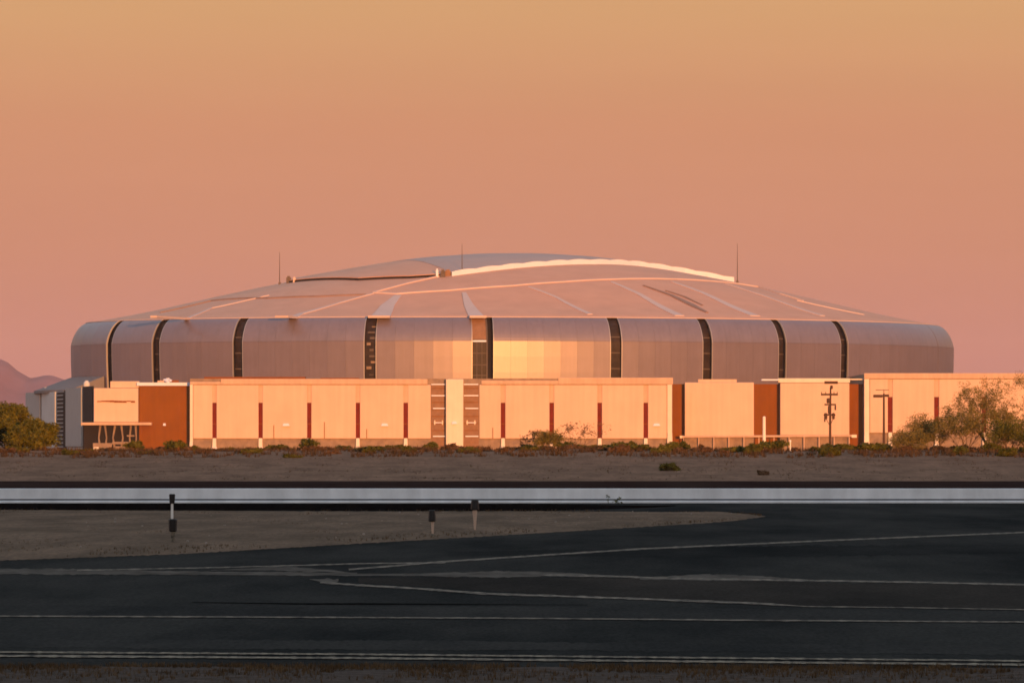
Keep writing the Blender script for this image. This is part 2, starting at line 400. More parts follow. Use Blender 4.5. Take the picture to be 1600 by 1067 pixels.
for i, (t0, w0) in enumerate(sl_t):
    t1, w1 = sl_t[(i+1) % len(sl_t)]
    if t1 < t0: t1 += 2 * math.pi
    ta = t0 + w0 / 2 / arc_speed(t0); tb = t1 - w1 / 2 / arc_speed(t1)
    front = i < 10
    length = arc_speed((ta + tb) / 2) * (tb - ta)
    nf = max(2, round(length / (5.0 if front else 9.0)))
    for k in range(nf):
        a, b = ta + (tb - ta) * k / nf, ta + (tb - ta) * (k+1) / nf
        sbuild(panel(a, b, [18.5, 22.5, 27, 31.38]), 'cladding_panel', M['metal'], drum)
        o = sbuild(panel(a, b, zup), 'curved_panel', M['metal'], drum)
        for p in o.data.polygons:
            if len(p.vertices) == 4 and p.index < 4 * (len(zup) - 1): p.use_smooth = False
    # trims and reveals at both sides of the bay
    for t, sgn in ((ta, -1), (tb, 1)):
        if (i == 9 and sgn < 0) or (i == 8 and sgn > 0): continue
        d = .16 / arc_speed(t)
        sbuild(panel(min(t, t + sgn*d), max(t, t + sgn*d), [18.5, 22.5, 27, 31.4] + zup[1:], .5, 0), 'slot_trim', M['trim'], drum)
# glazing set deep in each slot, with transoms
for i, (t0, w0) in enumerate(sl_t[:10]):
    if i == 9: continue
    hw = w0 / 2 / arc_speed(t0)
    def pan(ta, tb, zs, ins, thick):
        m = MB()
        for z in zs:
            for t, q in ((ta, 0), (tb, 0), (tb, thick), (ta, thick)):
                x, y = plan(t, prof(z) + ins + q); m.v.append((x, y, z))
        n_ = len(zs)
        for k in range(n_ - 1):
            for j in range(4): m.f.append((4*k+j, 4*k+(j+1) % 4, 4*k+4+(j+1) % 4, 4*k+4+j))
        m.f.append((3, 2, 1, 0)); m.f.append(tuple(4*(n_-1)+j for j in range(4)))
        return m
    if i == 4:
        ts = t0 - hw + 2 * hw * .66
        sbuild(pan(t0 - hw, ts, [18.5, 25, 31.0], .9, .2), 'slot_glazing', M['darkglass'], drum)
        sbuild(pan(t0 - hw, ts, [31.8, 34, 35.6, 36.8, 37.6, 38.1], .9, .2), 'slot_glazing', M['louvre'], drum)
        sbuild(pan(t0 - hw + .002, ts, [31.1, 31.6], .6, .25), 'transom', M['fascia'], drum)
        for z in (21.5, 24.5, 27.8):
            sbuild(pan(t0 - hw + .002, ts, [z, z + .25], .7, .25), 'transom', M['steel'], drum)
        sbuild(pan(ts, ts + .003, [18.5, 25, 31.0, 34, 35.6, 36.8, 37.6], .5, .4), 'mullion', M['steel'], drum)
        for ft in (.22, .45): 
            tm = t0 - hw + 2 * hw * ft
            sbuild(pan(tm, tm + .0015, [18.5, 25, 31.0], .75, .25), 'mullion', M['steel'], drum)
    else:
        sbuild(pan(t0 - hw, t0 + hw, [18.5, 25, 31.4, 34, 35.6, 36.8, 37.6], 1.7, .2), 'slot_glazing', M['darkglass'], drum)
        if i == 3:
            for z in [20 + 1.7 * k for k in range(10)]:
                a0 = prng.uniform(-1, .2); a1 = min(1, a0 + prng.uniform(.6, 1.4))
                sbuild(pan(t0 + a0 * hw, t0 + a1 * hw, [z, z + prng.uniform(.25, .8)], 1.25, .4), 'transom', M['plinth'] if prng.random() < .55 else M['steel'], drum)
        else:
            for z in (23.5, 28.0, 32.5):
                sbuild(pan(t0 - hw, t0 + hw, [z, z + .3], 1.5, .2), 'transom', M['steel'], drum)

# roof: a shallow dome
GK = [(0, .945), (.1, .93), (.2, .885), (.3, .81), (.4, .705), (.5, .595), (.6, .47), (.7, .335), (.8, .19), (.88, .09), (.93, .035), (.962, 0.0), (1.2, 0)]
def g(r):
    r = min(max(r, 0), 1.19)
    for (a, ga), (b, gb) in zip(GK, GK[1:]):
        if r <= b:
            u = (r - a) / (b - a)
            return ga + (gb - ga) * u
def gs(r): return (g(r) * 2 + g(max(0, r - .03)) + g(r + .03)) / 4 if r < .93 else g(r)
DH = 22.2
def dome(x, y):
    dx, dy = x - CX, y - CY
    u = (dx * cps + dy * sps) / A; v = (-dx * sps + dy * cps) / B
    return RIM + .02 + DH * gs(math.hypot(u, v))
def dome_n(x, y):
    e = .5
    return Vector((dome(x-e, y) - dome(x+e, y), dome(x, y-e) - dome(x, y+e), 2*e)).normalized()
def on_dome(px, py):
    kx, kz = (px - 800) / F, (HZ - py) / F
    prev = None; bestd, besty = 1e9, 1560
    y = 1498.0
    while y < 1640:
        d = (CAMZ + kz * y) - dome(kx * y, y)
        if d < bestd: bestd, besty = d, y
        if d < 0: break
        y += .5
    return Vector((kx * besty, besty, dome(kx * besty, besty)))
m = MB(); rr = [0, .06, .12, .2, .28, .36, .44, .52, .6, .68, .75, .8, .84, .88, .91, .94, .962]; seg = 240
for r in rr:
    for i in range(seg):
        t = 2 * math.pi * i / seg
        if r == rr[-1]: x, y = plan(t, 5.15)
        else:
            a, b = A * r * math.sin(t), -B * r * math.cos(t); x, y = CX + a*cps - b*sps, CY + a*sps + b*cps
        m.v.append((x, y, dome(x, y) if r != rr[-1] else RIM + .02))
for k in range(len(rr) - 1):
    for i in range(seg): m.f.append((k*seg+i, k*seg+(i+1) % seg, (k+1)*seg+(i+1) % seg, (k+1)*seg+i))
m.f = [f[::-1] for f in m.f]
roof = sbuild(m, 'roof', M['roof'], stadium, True)
# rim flashing all round
m = MB()
for i in range(seg + 1):
    t = 2 * math.pi * i / seg
    for ins, z in ((4.4, RIM - .12), (4.4, RIM + .10), (6.0, RIM + .2), (6.0, RIM - .12)):
        x, y = plan(t, ins); m.v.append((x, y, z))
for i in range(seg):
    for j in range(4): m.f.append((4*i+j, 4*i+4+j, 4*i+4+(j+1) % 4, 4*i+(j+1) % 4))
sbuild(m, 'rim_flashing', M['seam'], roof)

def strip(name, pts, widths, mt, raise_=.3, sub=10):
    """a raised band lying on the roof; pts are points of the dome"""
    P = []
    n_ = len(pts)
    for k in range(n_ - 1):
        for s_ in range(sub):
            u = s_ / sub
            p = pts[k].lerp(pts[k+1], u); wv = widths[k] + (widths[k+1] - widths[k]) * u
            P.append((p, wv))
    P.append((pts[-1], widths[-1]))
    m = MB()
    for k, (p, wv) in enumerate(P):
        d = (P[min(k+1, len(P)-1)][0] - P[max(k-1, 0)][0]); d.z = 0; d.normalize()
        s = Vector((d.y, -d.x, 0))
        for q, up in ((s * wv * .5, -.4), (s * wv * .5, raise_), (-s * wv * .5, raise_), (-s * wv * .5, -.4)):
            x, y = p.x + q.x, p.y + q.y
            m.v.append((x, y, dome(x, y) + up))
    for k in range(len(P) - 1):
        for j in range(4): m.f.append((4*k+j, 4*k+4+j, 4*k+4+(j+1) % 4, 4*k+(j+1) % 4))
    m.f.append((0, 1, 2, 3)); m.f.append(tuple(4*(len(P)-1)+j for j in (3, 2, 1, 0)))
    return sbuild(m, name, mt, roof)
D = on_dome
def PD(pl): return [D(*p) for p in pl]
l1 = PD([(583, 458), (620, 460), (700, 454.5), (800, 447), (880, 441), (960, 437), (1040, 436.5), (1100, 439), (1150, 443.5), (1185, 449)])
strip('roof_rib', l1, [.6] * 10, M['seam'], .34)
l2 = PD([(583, 458), (640, 443), (690, 431.5), (706, 429)])
strip('roof_rib', l2, [.6] * 4, M['seam'], .34)
strip('roof_rib', PD([(1185, 449), (1220, 460), (1255, 471)]), [.9, .6, .4], M['seam'], .4)
for pl, ws in (([(725, 458), (733, 478), (747, 496)], [1.2, 2.8, 4.8]),
               ([(622, 462), (606, 478), (592, 497)], [2.0, 4.0, 6.2]),
               ([(826, 449), (870, 466), (922, 492)], [.7, 1.1, 1.6]),
               ([(955, 441), (1000, 461), (1062, 494)], [1.0, 1.8, 3.0]),
               ([(1050, 441), (1100, 459), (1180, 494)], [1.0, 2.0, 3.4]),
               ([(1135, 444), (1200, 465), (1285, 494)], [.8, 1.4, 2.0]),
               ([(1245, 470), (1300, 482), (1350, 492)], [.6, .8, .9]),
               ([(583, 459), (530, 474), (470, 491), (440, 500)], [.7, .9, 1.8, 4.0]),
               ([(420, 462), (330, 482), (240, 502)], [.6, .9, 2.0])):
    strip('roof_seam', PD(pl), ws, M['seam'], .22)
strip('roof_dark_strip', PD([(1005, 447), (1050, 463), (1080, 477), (1105, 489)]), [.5, 1.3, 2.2, .8], M['roof_dark'], .3)  # raised strips coloured darker than the roof
strip('roof_dark_strip', PD([(1040, 455), (1070, 465), (1098, 478)]), [.5, .9, .4], M['roof_dark'], .26)
strip('roof_dark_strip', PD([(250, 489), (330, 470.5), (420, 466.5), (500, 464), (572, 461)]), [.5, .7, .6, .5, .4], M['roof_dark'], .3)

# raised central roof: its sunlit white front edge, and two covers behind
def raised(name, edge, h0, back, mt, steps=9, scallop=0.0):
    m = MB(); E = []
    for k in range(len(edge) - 1):
        for s_ in range(8): E.append(edge[k].lerp(edge[k+1], s_ / 8))
    E.append(edge[-1])
    for p in E:
        for j in range(steps + 1):
            q = j / steps
            x, y = p.x + back[0] * q, p.y + back[1] * q
            m.v.append((x, y, dome(x, y) + h0 + .35))
        for j in range(steps + 1):
            q = j / steps
            x, y = p.x + back[0] * q, p.y + back[1] * q
            m.v.append((x, y, dome(x, y) - .3))
    S = 2 * (steps + 1)
    for k in range(len(E) - 1):
        for j in range(steps):
            m.f.append((k*S+j, (k+1)*S+j, (k+1)*S+j+1, k*S+j+1))
        m.f.append((k*S, k*S+steps+1, (k+1)*S+steps+1, (k+1)*S))
        m.f.append((k*S+steps, (k+1)*S+steps, (k+1)*S+2*steps+1, k*S+2*steps+1))
    for k in (0, len(E) - 1):
        m.f.append(tuple(k*S+j for j in range(steps+1)) + tuple(k*S+2*steps+1-j for j in range(steps+1)))
    return sbuild(m, name, mt, roof, False)
fe = PD([(706, 431), (760, 424), (850, 415.5), (930, 412.5), (1000, 415.5), (1070, 422), (1147, 433)])
raised('roof_cover', fe, .6, (-28, 75), M['cover_grey'])  # right cover coloured greyer than the tan roof
de = PD([(452, 442), (560, 438.5), (640, 435), (694, 432)])
raised('roof_cover', de, .45, (6, 62), M['roof'])
# white fascia with gentle scallops, standing just in front of the cover
m = MB(); E = []
for k in range(len(fe) - 1):
    for s_ in range(24): E.append(fe[k].lerp(fe[k+1], s_ / 24))
E.append(fe[-1])
acc = 0
for k, p in enumerate(E):
    if k: acc += (E[k] - E[k-1]).length
    hh = 1.15 + .28 * abs(math.sin(acc * math.pi / 8.5))
    for dy, z in ((-.45, -.25), (-.45, hh), (-.05, hh), (-.05, -.25)):
        m.v.append((p.x, p.y + dy, dome(p.x, p.y) + z))
for k in range(len(E) - 1):
    for j in range(4): m.f.append((4*k+j, 4*k+4+j, 4*k+4+(j+1) % 4, 4*k+(j+1) % 4))
m.f.append((0, 1, 2, 3)); m.f.append(tuple(4*(len(E)-1)+j for j in (3, 2, 1, 0)))
sbuild(m, 'roof_fascia', M['fascia'], roof)
# solid dark band: shade under the left cover painted as colour
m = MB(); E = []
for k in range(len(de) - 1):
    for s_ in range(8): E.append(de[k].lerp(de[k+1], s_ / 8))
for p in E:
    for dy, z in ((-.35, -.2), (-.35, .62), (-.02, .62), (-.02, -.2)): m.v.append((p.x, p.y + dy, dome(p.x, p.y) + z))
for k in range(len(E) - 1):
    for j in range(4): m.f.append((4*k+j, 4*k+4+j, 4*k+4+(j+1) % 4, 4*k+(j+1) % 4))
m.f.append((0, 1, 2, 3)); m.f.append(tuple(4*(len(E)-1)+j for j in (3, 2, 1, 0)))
sbuild(m, 'shade_band', M['dark'], roof)
# plant boxes and masts on the roof
for px, py, wd, hg, mt in ((451, 442, 1.4, 1.6, 'steel'), (460, 441, .8, 1.2, 'seam'), (692, 433, 1.4, 1.7, 'steel'), (683, 433, .7, 1.9, 'fascia'), (700, 431, 1.6, 1.4, 'louvre')):
    p = D(px, py); m = MB(); m.box(p.x - wd/2, p.x + wd/2, p.y - .6, p.y + .6, p.z - .4, p.z + hg)
    m.box(p.x - wd*.3, p.x + wd*.3, p.y - .4, p.y + .4, p.z + hg, p.z + hg*1.25)
    sbuild(m, 'roof_unit', M[mt], roof)
for px, pb, ptop in ((437, 444, 394), (722, 427, 381), (1152, 437, 381)):
    p = D(px, pb); zt = ZP(ptop, p.y)
    m = MB(); m.tube([(p.x, p.y - .6, p.z - .5), (p.x, p.y - .6, p.z + (zt - p.z) * .4), (p.x, p.y - .6, zt)], [.16, .12, .05], 6)
    m.box(p.x - .35, p.x + .35, p.y - .95, p.y - .25, p.z - .3, p.z + .5)
    sbuild(m, 'mast', M['steel'], roof)

# ---------------- concourse blocks
def pbox(x0, x1, y0, y1, Y, front, back):
    """box seen between pixel columns x0..x1 and rows y0 (top)..y1 at distance Y"""
    m = MB(); m.box(XP(x0, Y), XP(x1, Y), Y + front, Y + back, ZP(y1, Y), ZP(y0, Y)); return m
def part(mb, name, mt, parent, bv=0):
    o = sbuild(mb, name, mt, parent)
    if bv: bevel(o, bv)
    return o
def lamp(px, py, Y, parent, wd=1.6):
    X, Z = XP(px, Y), ZP(py, Y); m = MB()
    m.hexa([(X-wd/2, Y-.55, Z-.35), (X+wd/2, Y-.55, Z-.35), (X+wd/2, Y, Z-.2), (X-wd/2, Y, Z-.2), (X-wd*.35, Y-.4, Z+.3), (X+wd*.35, Y-.4, Z+.3), (X+wd*.35, Y, Z+.35), (X-wd*.35, Y, Z+.35)])
    part(m, 'wall_lamp', M['fascia'], parent)
def foot(px, y0, Y, parent, wt=5.2, wb=11.0, yb=704):
    m = MB(); z1, z0 = ZP(y0, Y), ZP(yb, Y)
    zs = [z0, z0 + (z1 - z0) * .35, z1]; ws = [wb, wt * 1.15, wt]; ds = [2.4, 1.3, .75]
    for k in range(2):
        a0, a1 = XP(px - ws[k]/2, Y), XP(px + ws[k]/2, Y); b0, b1 = XP(px - ws[k+1]/2, Y), XP(px + ws[k+1]/2, Y)
        m.hexa([(a0, Y-ds[k], zs[k]), (a1, Y-ds[k], zs[k]), (a1, Y+.4, zs[k]), (a0, Y+.4, zs[k]), (b0, Y-ds[k+1], zs[k+1]), (b1, Y-ds[k+1], zs[k+1]), (b1, Y+.4, zs[k+1]), (b0, Y+.4, zs[k+1])])
    part(m, 'buttress', M['pale'], parent)
def block(x0, x1, ytop, Y, depth, mt, name='concourse_block'):
    m = MB(); m.box(XP(x0, Y), XP(x1, Y), Y, Y + depth, -.5, ZP(ytop, Y)); return part(m, name, mt, stadium)
def coping(x0, x1, ya, yb, Y, parent, mt='coping', out_=.7):
    part(pbox(x0, x1, ya, yb, Y, -out_, .5), 'coping', M[mt], parent, .12)
def wpanel(x0, x1, ya, yb, Y, parent, mt='cream', out_=.45, nm='wall_panel'):
    return part(pbox(x0, x1, ya, yb, Y, -out_, .05), nm, M[mt], parent, .14)
def slot(px, ya, ym, yb, Y, parent, wd=8.0):
    part(pbox(px - wd/2 + .3, px + wd/2 - .3, ya, ym, Y, -.22, .05), 'slot_infill', M['coping'], parent)
    part(pbox(px - wd/2 + .6, px + wd/2 - .6, ym + .4, yb, Y, -.08, .05), 'slot_window', M['redglass'], parent)
    part(pbox(px - wd/2 + .6, px + wd/2 - .6, 661.5, 663, Y, -.2, .05), 'slot_transom', M['rust_deep'], parent)

# main block
Ym = 1470.0
main = block(297, 1050, 591.5, Ym, 75, M['plinth'])
for x0, x1, ya, yb in ((297, 345, 596.5, 600.6), (345, 668, 592.0, 600.6), (752, 872, 594.5, 600.6), (872, 1051.5, 590.0, 600.6)):
    coping(x0, x1, ya, yb, Ym, main)
for x0, x1, ya in ((318, 476, 588.6), (500, 560, 590.0), (770, 850, 591.0)):
    part(pbox(x0, x1, ya, 594, Ym, 3, 12), 'parapet', M['rust_deep'], main)
for x0, x1 in ((302, 332), (338.5, 404), (410.5, 480), (486.5, 556), (562.5, 630.5), (637.5, 673), (749, 782.5), (789.5, 858.5), (865.5, 933.5), (940.5, 1005.5), (1012.5, 1042)):
    wpanel(x0, x1, 601.2, 685, Ym, main)
for px in (335.2, 407.2, 483.2, 559.2, 634, 786, 862, 937, 1009):
    slot(px, 601.2, 629, 684, Ym, main); foot(px, 684.5, Ym, main)
for px, ya in ((428, 664), (507, 659), (770, 668), (573, 670)):
    part(pbox(px - .45, px + .45, ya, 684.5, Ym, -.62, -.4), 'downpipe', M['rust_deep'], main)
for px in (447, 601, 1026): lamp(px, 663.5, Ym - .45, main, 2.0)
part(pbox(297, 301.5, 600.8, 690, Ym, -.6, .05), 'corner_pilaster', M['pale'], main)
foot(299, 690, Ym, main, 4.5, 8.5)
part(pbox(1042.6, 1050, 600.8, 676, Ym, -.62, .05), 'corner_pilaster', M['pale'], main)
foot(1046.5, 676, Ym, main, 7.2, 13)
part(pbox(697, 724, 592.5, 703.5, Ym, -2.6, 2), 'stair_tower', M['pale'], main, .15)
lamp(710, 660.5, Ym - 2.6, main, 1.5)
for x0, x1 in ((674, 696.6), (724.6, 748)):
    part(pbox(x0, x1, 599, 703, Ym, -.12, .05), 'louvre_bay', M['louvre'], main)
    for py in (600.5, 618, 638, 681.5): part(pbox(x0 + (0 if py < 620 else 2.5), x1 - .6, py - .9, py + .9, Ym, -.5, -.1), 'sun_shelf', M['fascia'], main)
    part(pbox(x0 + 4, x1 - 4, 659.6, 661, Ym, -.45, -.1), 'sun_shelf', M['fascia'], main)
    for dx in (4.5, 16.5): part(pbox(x0 + dx, x0 + dx + 1.6, 656.5, 663.5, Ym, -.5, -.1), 'bracket', M['pale'], main)
    for k in range(7): part(pbox(x0 + .4, x1 - .4, 606 + k*11, 606.8 + k*11, Ym, -.26, -.1), 'slat', M['rust'], main)

# right block beyond the rust recesses
Yr = 1476.0
rb = block(1350, 1680, 584.5, Yr, 80, M['plinth'])
coping(1350, 1680, 583, 591.6, Yr, rb)
for x0, x1 in ((1359, 1387), (1394.5, 1459.5), (1467, 1534), (1541, 1608), (1615, 1678)): wpanel(x0, x1, 592.3, 676, Yr, rb)
for px in (1390.7, 1463.2, 1537.5, 1611.5): slot(px, 592.3, 620, 675, Yr, rb); foot(px, 675.5, Yr, rb)
part(pbox(1350.4, 1358.2, 592, 676, Yr, -.62, .05), 'corner_pilaster', M['pale'], rb)
foot(1354, 676, Yr, rb, 7, 11)

# middle part: rust walls set back between two cream walls
Yk = 1478.0
kb = block(1050.4, 1349.6, 600, Yk + 3, 60, M['rust'])
def wall2(x0, x1, ya, yb):
    b = block(x0, x1, ya, Yk, 6, M['plinth'])
    return b
w1 = wall2(1070, 1178, 598, 683)
for x0, x1 in ((1070, 1177.8),): wpanel(x0, x1, 597.5, 681, Yk, w1)
part(pbox(1091, 1151, 592.6, 597.2, Yk, -.2, 4), 'parapet', M['cream'], w1)
w2 = wall2(1219, 1327, 598, 683)
wpanel(1219, 1327, 598.4, 679.5, Yk, w2)
part(pbox(1216, 1328, 591.0, 597.8, Yk, -.5, 4), 'parapet', M['pale'], w2, .1)
part(pbox(1190, 1216, 592.3, 594.6, Yk, -.5, 4), 'canopy', M['fascia'], w2)
part(pbox(1328.4, 1349, 591.6, 593.6, Yk, -.4, 3), 'canopy', M['pale'], w2)
m = MB(); m.tube([(XP(1064, Yk), Yk - 1.4, ZP(682.3, Yk)), (XP(1330, Yk), Yk - 1.4, ZP(680.8, Yk))], .32, 8)
part(m, 'pipe_rail', M['coping'], kb)
for k in range(12):
    px = 1068 + k * 23.5
    part(pbox(px - .6, px + .6, 682.5, 703, Yk, -1.55, -1.25), 'rail_post', M['coping'], kb)
part(pbox(1330, 1338, 679, 683.5, Yk, -1.7, -1.1), 'valve', M['pale'], kb)
part(pbox(1062, 1066, 680.5, 684.5, Yk, -1.7, -1.1), 'valve', M['pale'], kb)

# left front bay, rust tower, undercroft with leaning columns
Yl = 1475.0
lb = block(217.4, 297, 600, Yl, 60, M['rust'])
part(pbox(214, 298, 597.6, 602.6, Yl, -.5, 2), 'coping', M['fascia'], lb)
m = MB(); m.tube([(XP(262, Yl), Yl + 1, ZP(598, Yl)), (XP(262, Yl), Yl + 1, ZP(590.5, Yl))], .5, 8)
for k in range(6):
    a = math.pi * k / 6
    m.tube([(XP(262, Yl), Yl + 1, ZP(594, Yl)), (XP(262, Yl) + 1.25 * math.cos(a * 2), Yl + 1 + 1.0 * math.sin(a * 2), ZP(595 - 1.5 * (k % 2), Yl))], [.6, .25], 6)
part(m, 'dish_antenna', M['fascia'], lb)
part(pbox(246, 256, 594.5, 597.8, Yl, .3, 2), 'roof_unit', M['coping'], lb)
part(pbox(268, 279, 594.0, 597.8, Yl, .6, 2), 'roof_unit', M['rust_deep'], lb)
lamp(257, 663, Yl, lb, .8)
lo = block(147, 217.2, 606, Yl + 1.2, 50, M['plinth'])
# the open mouth below is a near-black slab: its shade is in the colour
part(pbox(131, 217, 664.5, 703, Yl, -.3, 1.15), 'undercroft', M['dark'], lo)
wpanel(147.5, 216.8, 606.5, 659.5, Yl + 1.2, lo, 'cream', 1.7)
part(pbox(172, 217, 595.5, 605.8, Yl, .8, 4), 'parapet', M['cream'], lo, .1)
part(pbox(128, 238, 660.0, 664.2, Yl, -3.4, 1), 'canopy', M['coping'], lo, .1)
# thin uneven rust-brown strip across the panel
for k in range(9):
    px = 152 + k * 6.6
    part(pbox(px, px + 6.4, 625.6 + prng.uniform(-.8, .8), 627.4 + prng.uniform(-.3, 1.6), Yl, -.62, -.45), 'thin_strip', M['rust_deep'], lo)
for px, lean in ((156, -1.2), (166, 1.5), (178.5, -1.8), (191.5, 1.4), (204, -1.0), (213, .6)):
    m = MB(); m.tube([(XP(px - lean, Yl), Yl - 1.6, ZP(703, Yl)), (XP(px + lean * .8, Yl), Yl - 1.6, ZP(684, Yl)), (XP(px - lean, Yl), Yl - 1.4, ZP(665, Yl))], [.4, .22, .34], 8)
    part(m, 'column', M['plinth'], lo)
for x0, x1, ya, yb in ((146, 176, 692, 703), (176, 217, 690, 694), (180, 217, 697, 703), (199, 211, 679.5, 682)):
    part(pbox(x0, x1, ya, yb, Yl, -2.3, -1.9), 'low_wall', M['plinth'], lo, .1)
for px, py in ((152, 698), (170, 700), (196, 701)):
    m = MB(); X, Z = XP(px, Yl), ZP(py, Yl); m.hexa([(X-1.2, Yl-3.4, -.1), (X+1.2, Yl-3.4, -.1), (X+1.2, Yl-2.5, -.1), (X-1.2, Yl-2.5, -.1), (X-.7, Yl-3.2, Z), (X+.6, Yl-3.2, Z), (X+.6, Yl-2.6, Z), (X-.7, Yl-2.6, Z)])
    part(m, 'planter', M['pale'], lo, .1)
# left end: a long wall running back, away from the sun, in grey panels
Pa = Vector((XP(147, 1477), 1477, 0)); Pb = Vector((XP(42, 1602), 1602, 0))
dv = (Pb - Pa); ln = dv.length; dv.normalize(); nv = Vector((-dv.y, dv.x, 0))      # outward (left)
if nv.x > 0: nv = -nv
def lpos(px):                        # distance along the wall where a pixel column hits it
    k = (px - 800) / F
    return (k * Pa.y - Pa.x) / (dv.x - k * dv.y)
def lbox(pxa, pxb, z0, z1, o0, o1):
    sa, sb = lpos(pxb), lpos(pxa)
    m = MB(); q = [Pa + dv*sa + nv*o1, Pa + dv*sb + nv*o1, Pa + dv*sb + nv*o0, Pa + dv*sa + nv*o0]
    m.hexa([(p.x, p.y, z0) for p in q] + [(p.x, p.y, z1) for p in q]); return m
m = MB(); q = [Pa, Pb, Pb - nv * 20, Pa - nv * 20]
m.hexa([(p.x, p.y, -.5) for p in q] + [(p.x, p.y, 17.4) for p in q])
le = part(m, 'concourse_wing', M['grey'], stadium)
for pxa, pxb, mt, z0, z1 in ((42.5, 65, 'grey', 1, 17.6), (67.5, 88.5, 'greylight', 1, 17.4), (105, 129.5, 'grey', 1.5, 18.2)):
    part(lbox(pxa, pxb, z0, z1, -.1, .5), 'wall_panel', M[mt], le)
part(lbox(90, 100.5, .5, 17.2, -.1, .22), 'louvre_bay', M['dark'], le)
for k in range(14): part(lbox(90.5, 100, 1.2 + k*1.15, 1.5 + k*1.15, .2, .34), 'slat', M['grey'], le)
part(lbox(65.2, 67.2, .5, 17.3, -.1, .1), 'slot_window', M['dark'], le)
part(lbox(101, 104.4, .5, 17.6, -.1, .15), 'slot_window', M['dark'], le)
part(lbox(131, 146, .5, 18.4, -.1, .3), 'slot_window', M['dark'], le)
for px, zz in ((131, 18.6), (68, 17.5)):
    p = Pa + dv * lpos(px) - nv * .8; m = MB()
    m.tube([(p.x, p.y, 17.0), (p.x, p.y, zz + .8), (p.x, p.y, zz + 1.5)], [.9, .9, .4], 8); part(m, 'roof_vent', M['greylight'], le)
# sloping skirt roof between the drum and the wing
m = MB(); n_ = 40
for i in range(n_ + 1):
    t = R(-128) + R(46) * i / n_
    a = plan(t, -.0); b = plan(t, -11)
    zz = 22.0; m.v += [(a[0], a[1], zz), (b[0], b[1], 18.0), (b[0], b[1], 17.2), (a[0], a[1], 17.2)]
for i in range(n_):
    for j in range(4): m.f.append((4*i+j, 4*i+4+j, 4*i+4+(j+1) % 4, 4*i+(j+1) % 4))
m.f.append((0, 1, 2, 3)); m.f.append(tuple(4*n_+j for j in (3, 2, 1, 0)))
M['skirt'] = mat('grey_skirt_roof', (.17, .165, .18), var=.08, scale=.3, rough=.8)
sbuild(m, 'skirt_roof', M['skirt'], stadium, False)

# ------------------------------------------------------------------ poles before the stadium
Yp = 1000.0
up = empty('utility_pole', (XP(1297, Yp), Yp, 0)); tag(up, 'dark wooden utility pole with crossarms and transformers before cream wall', 'utility pole')
def pl(mb, name, mt, parent): return mb.build(name, M[mt], parent)
s = Yp / F
m = MB(); m.tube([(0, 0, -.5), (.02, 0, 7), (.1, 0, ZP(605, Yp))], [.26, .22, .15], 8); pl(m, 'post', 'wood', up)
def arm(py, xa, xb, r=.14, nm='crossarm'):
    m = MB(); z = ZP(py, Yp); m.box((xa - 1297) * s, (xb - 1297) * s, -.35, -.2, z - r, z + r); return pl(m, nm, 'wood', up)
arm(597.6, 1288, 1309, .26); arm(616.3, 1282.5, 1309, .18); arm(632, 1288, 1306, .15); arm(648, 1287, 1305, .16)
for px, py, hh, r in ((1294, 626, 1.0, .34), (1299, 605, .7, .26), (1290, 650, 1.2, .30), (1302, 650, 1.2, .26), (1296, 640, 1.6, .33), (1305, 637, .9, .16), (1288.5, 655, 1.0, .14)):
    m = MB(); z = ZP(py, Yp); x = (px - 1297) * s
    m.tube([(x, -.5, z - hh/2), (x, -.5, z - hh*.4), (x, -.5, z + hh*.4), (x, -.5, z + hh/2)], [r*.6, r, r, r*.5], 8); pl(m, 'transformer' if r > .2 else 'insulator', 'wood', up)
for px in (1283.5, 1290, 1303, 1308):
    m = MB(); z = ZP(615, Yp); x = (px - 1297) * s; m.tube([(x, -.28, z), (x, -.28, z + .35)], [.09, .06], 6); pl(m, 'insulator', 'wood', up)
for a, b in (((1287, 648), (1296, 664)), ((1305, 648), (1297, 664))):
    m = MB(); m.tube([((a[0]-1297)*s, -.3, ZP(a[1], Yp)), ((b[0]-1297)*s, -.3, ZP(b[1], Yp))], .06, 6); pl(m, 'brace', 'wood', up)

Yq = 1100.0; s = Yq / F
lp = empty('light_pole', (XP(1381, Yq), Yq, 0)); tag(lp, 'brown parking light pole with flat lamp heads left of the right-hand tree', 'light pole')
m = MB(); m.tube([(0, 0, -.5), (0, 0, 6), (0, 0, ZP(615, Yq))], [.3, .24, .2], 8); pl(m, 'post', 'wood', lp)
for xa, xb, ya, yb in ((1364.5, 1379, 616.5, 621), (1383, 1389, 616, 620)):
    m = MB(); m.box((xa-1381)*s, (xb-1381)*s, -.5, .5, ZP(yb, Yq), ZP(ya, Yq)); bevel(pl(m, 'lamp_head', 'wood', lp), .1)
m = MB(); m.box((1378-1381)*s, (1384-1381)*s, -.15, .15, ZP(619, Yq), ZP(617, Yq)); pl(m, 'arm', 'wood', lp)
m = MB(); m.box((1368-1381)*s, (1389-1381)*s, -.1, .1, ZP(609.6, Yq), ZP(608.6, Yq)); m.tube([(0, 0, ZP(616, Yq)), (0, 0, ZP(609, Yq))], .07, 6); pl(m, 'crossbar', 'wood', lp)

Yw = 1300.0
wp = empty('white_pole', (XP(1194, Yw), Yw, 0)); tag(wp, 'short plain white pole before the rust wall between two cream walls', 'pole')
m = MB(); m.tube([(0, 0, -.5), (0, 0, 4), (0, 0, ZP(651.5, Yw)), (0, 0, ZP(650.3, Yw))], [.42, .40, .36, .2], 10); pl(m, 'post', 'white', wp)
m = MB(); m.tube([(0, 0, -.1), (0, 0, .5)], .8, 10); pl(m, 'base', 'white', wp)

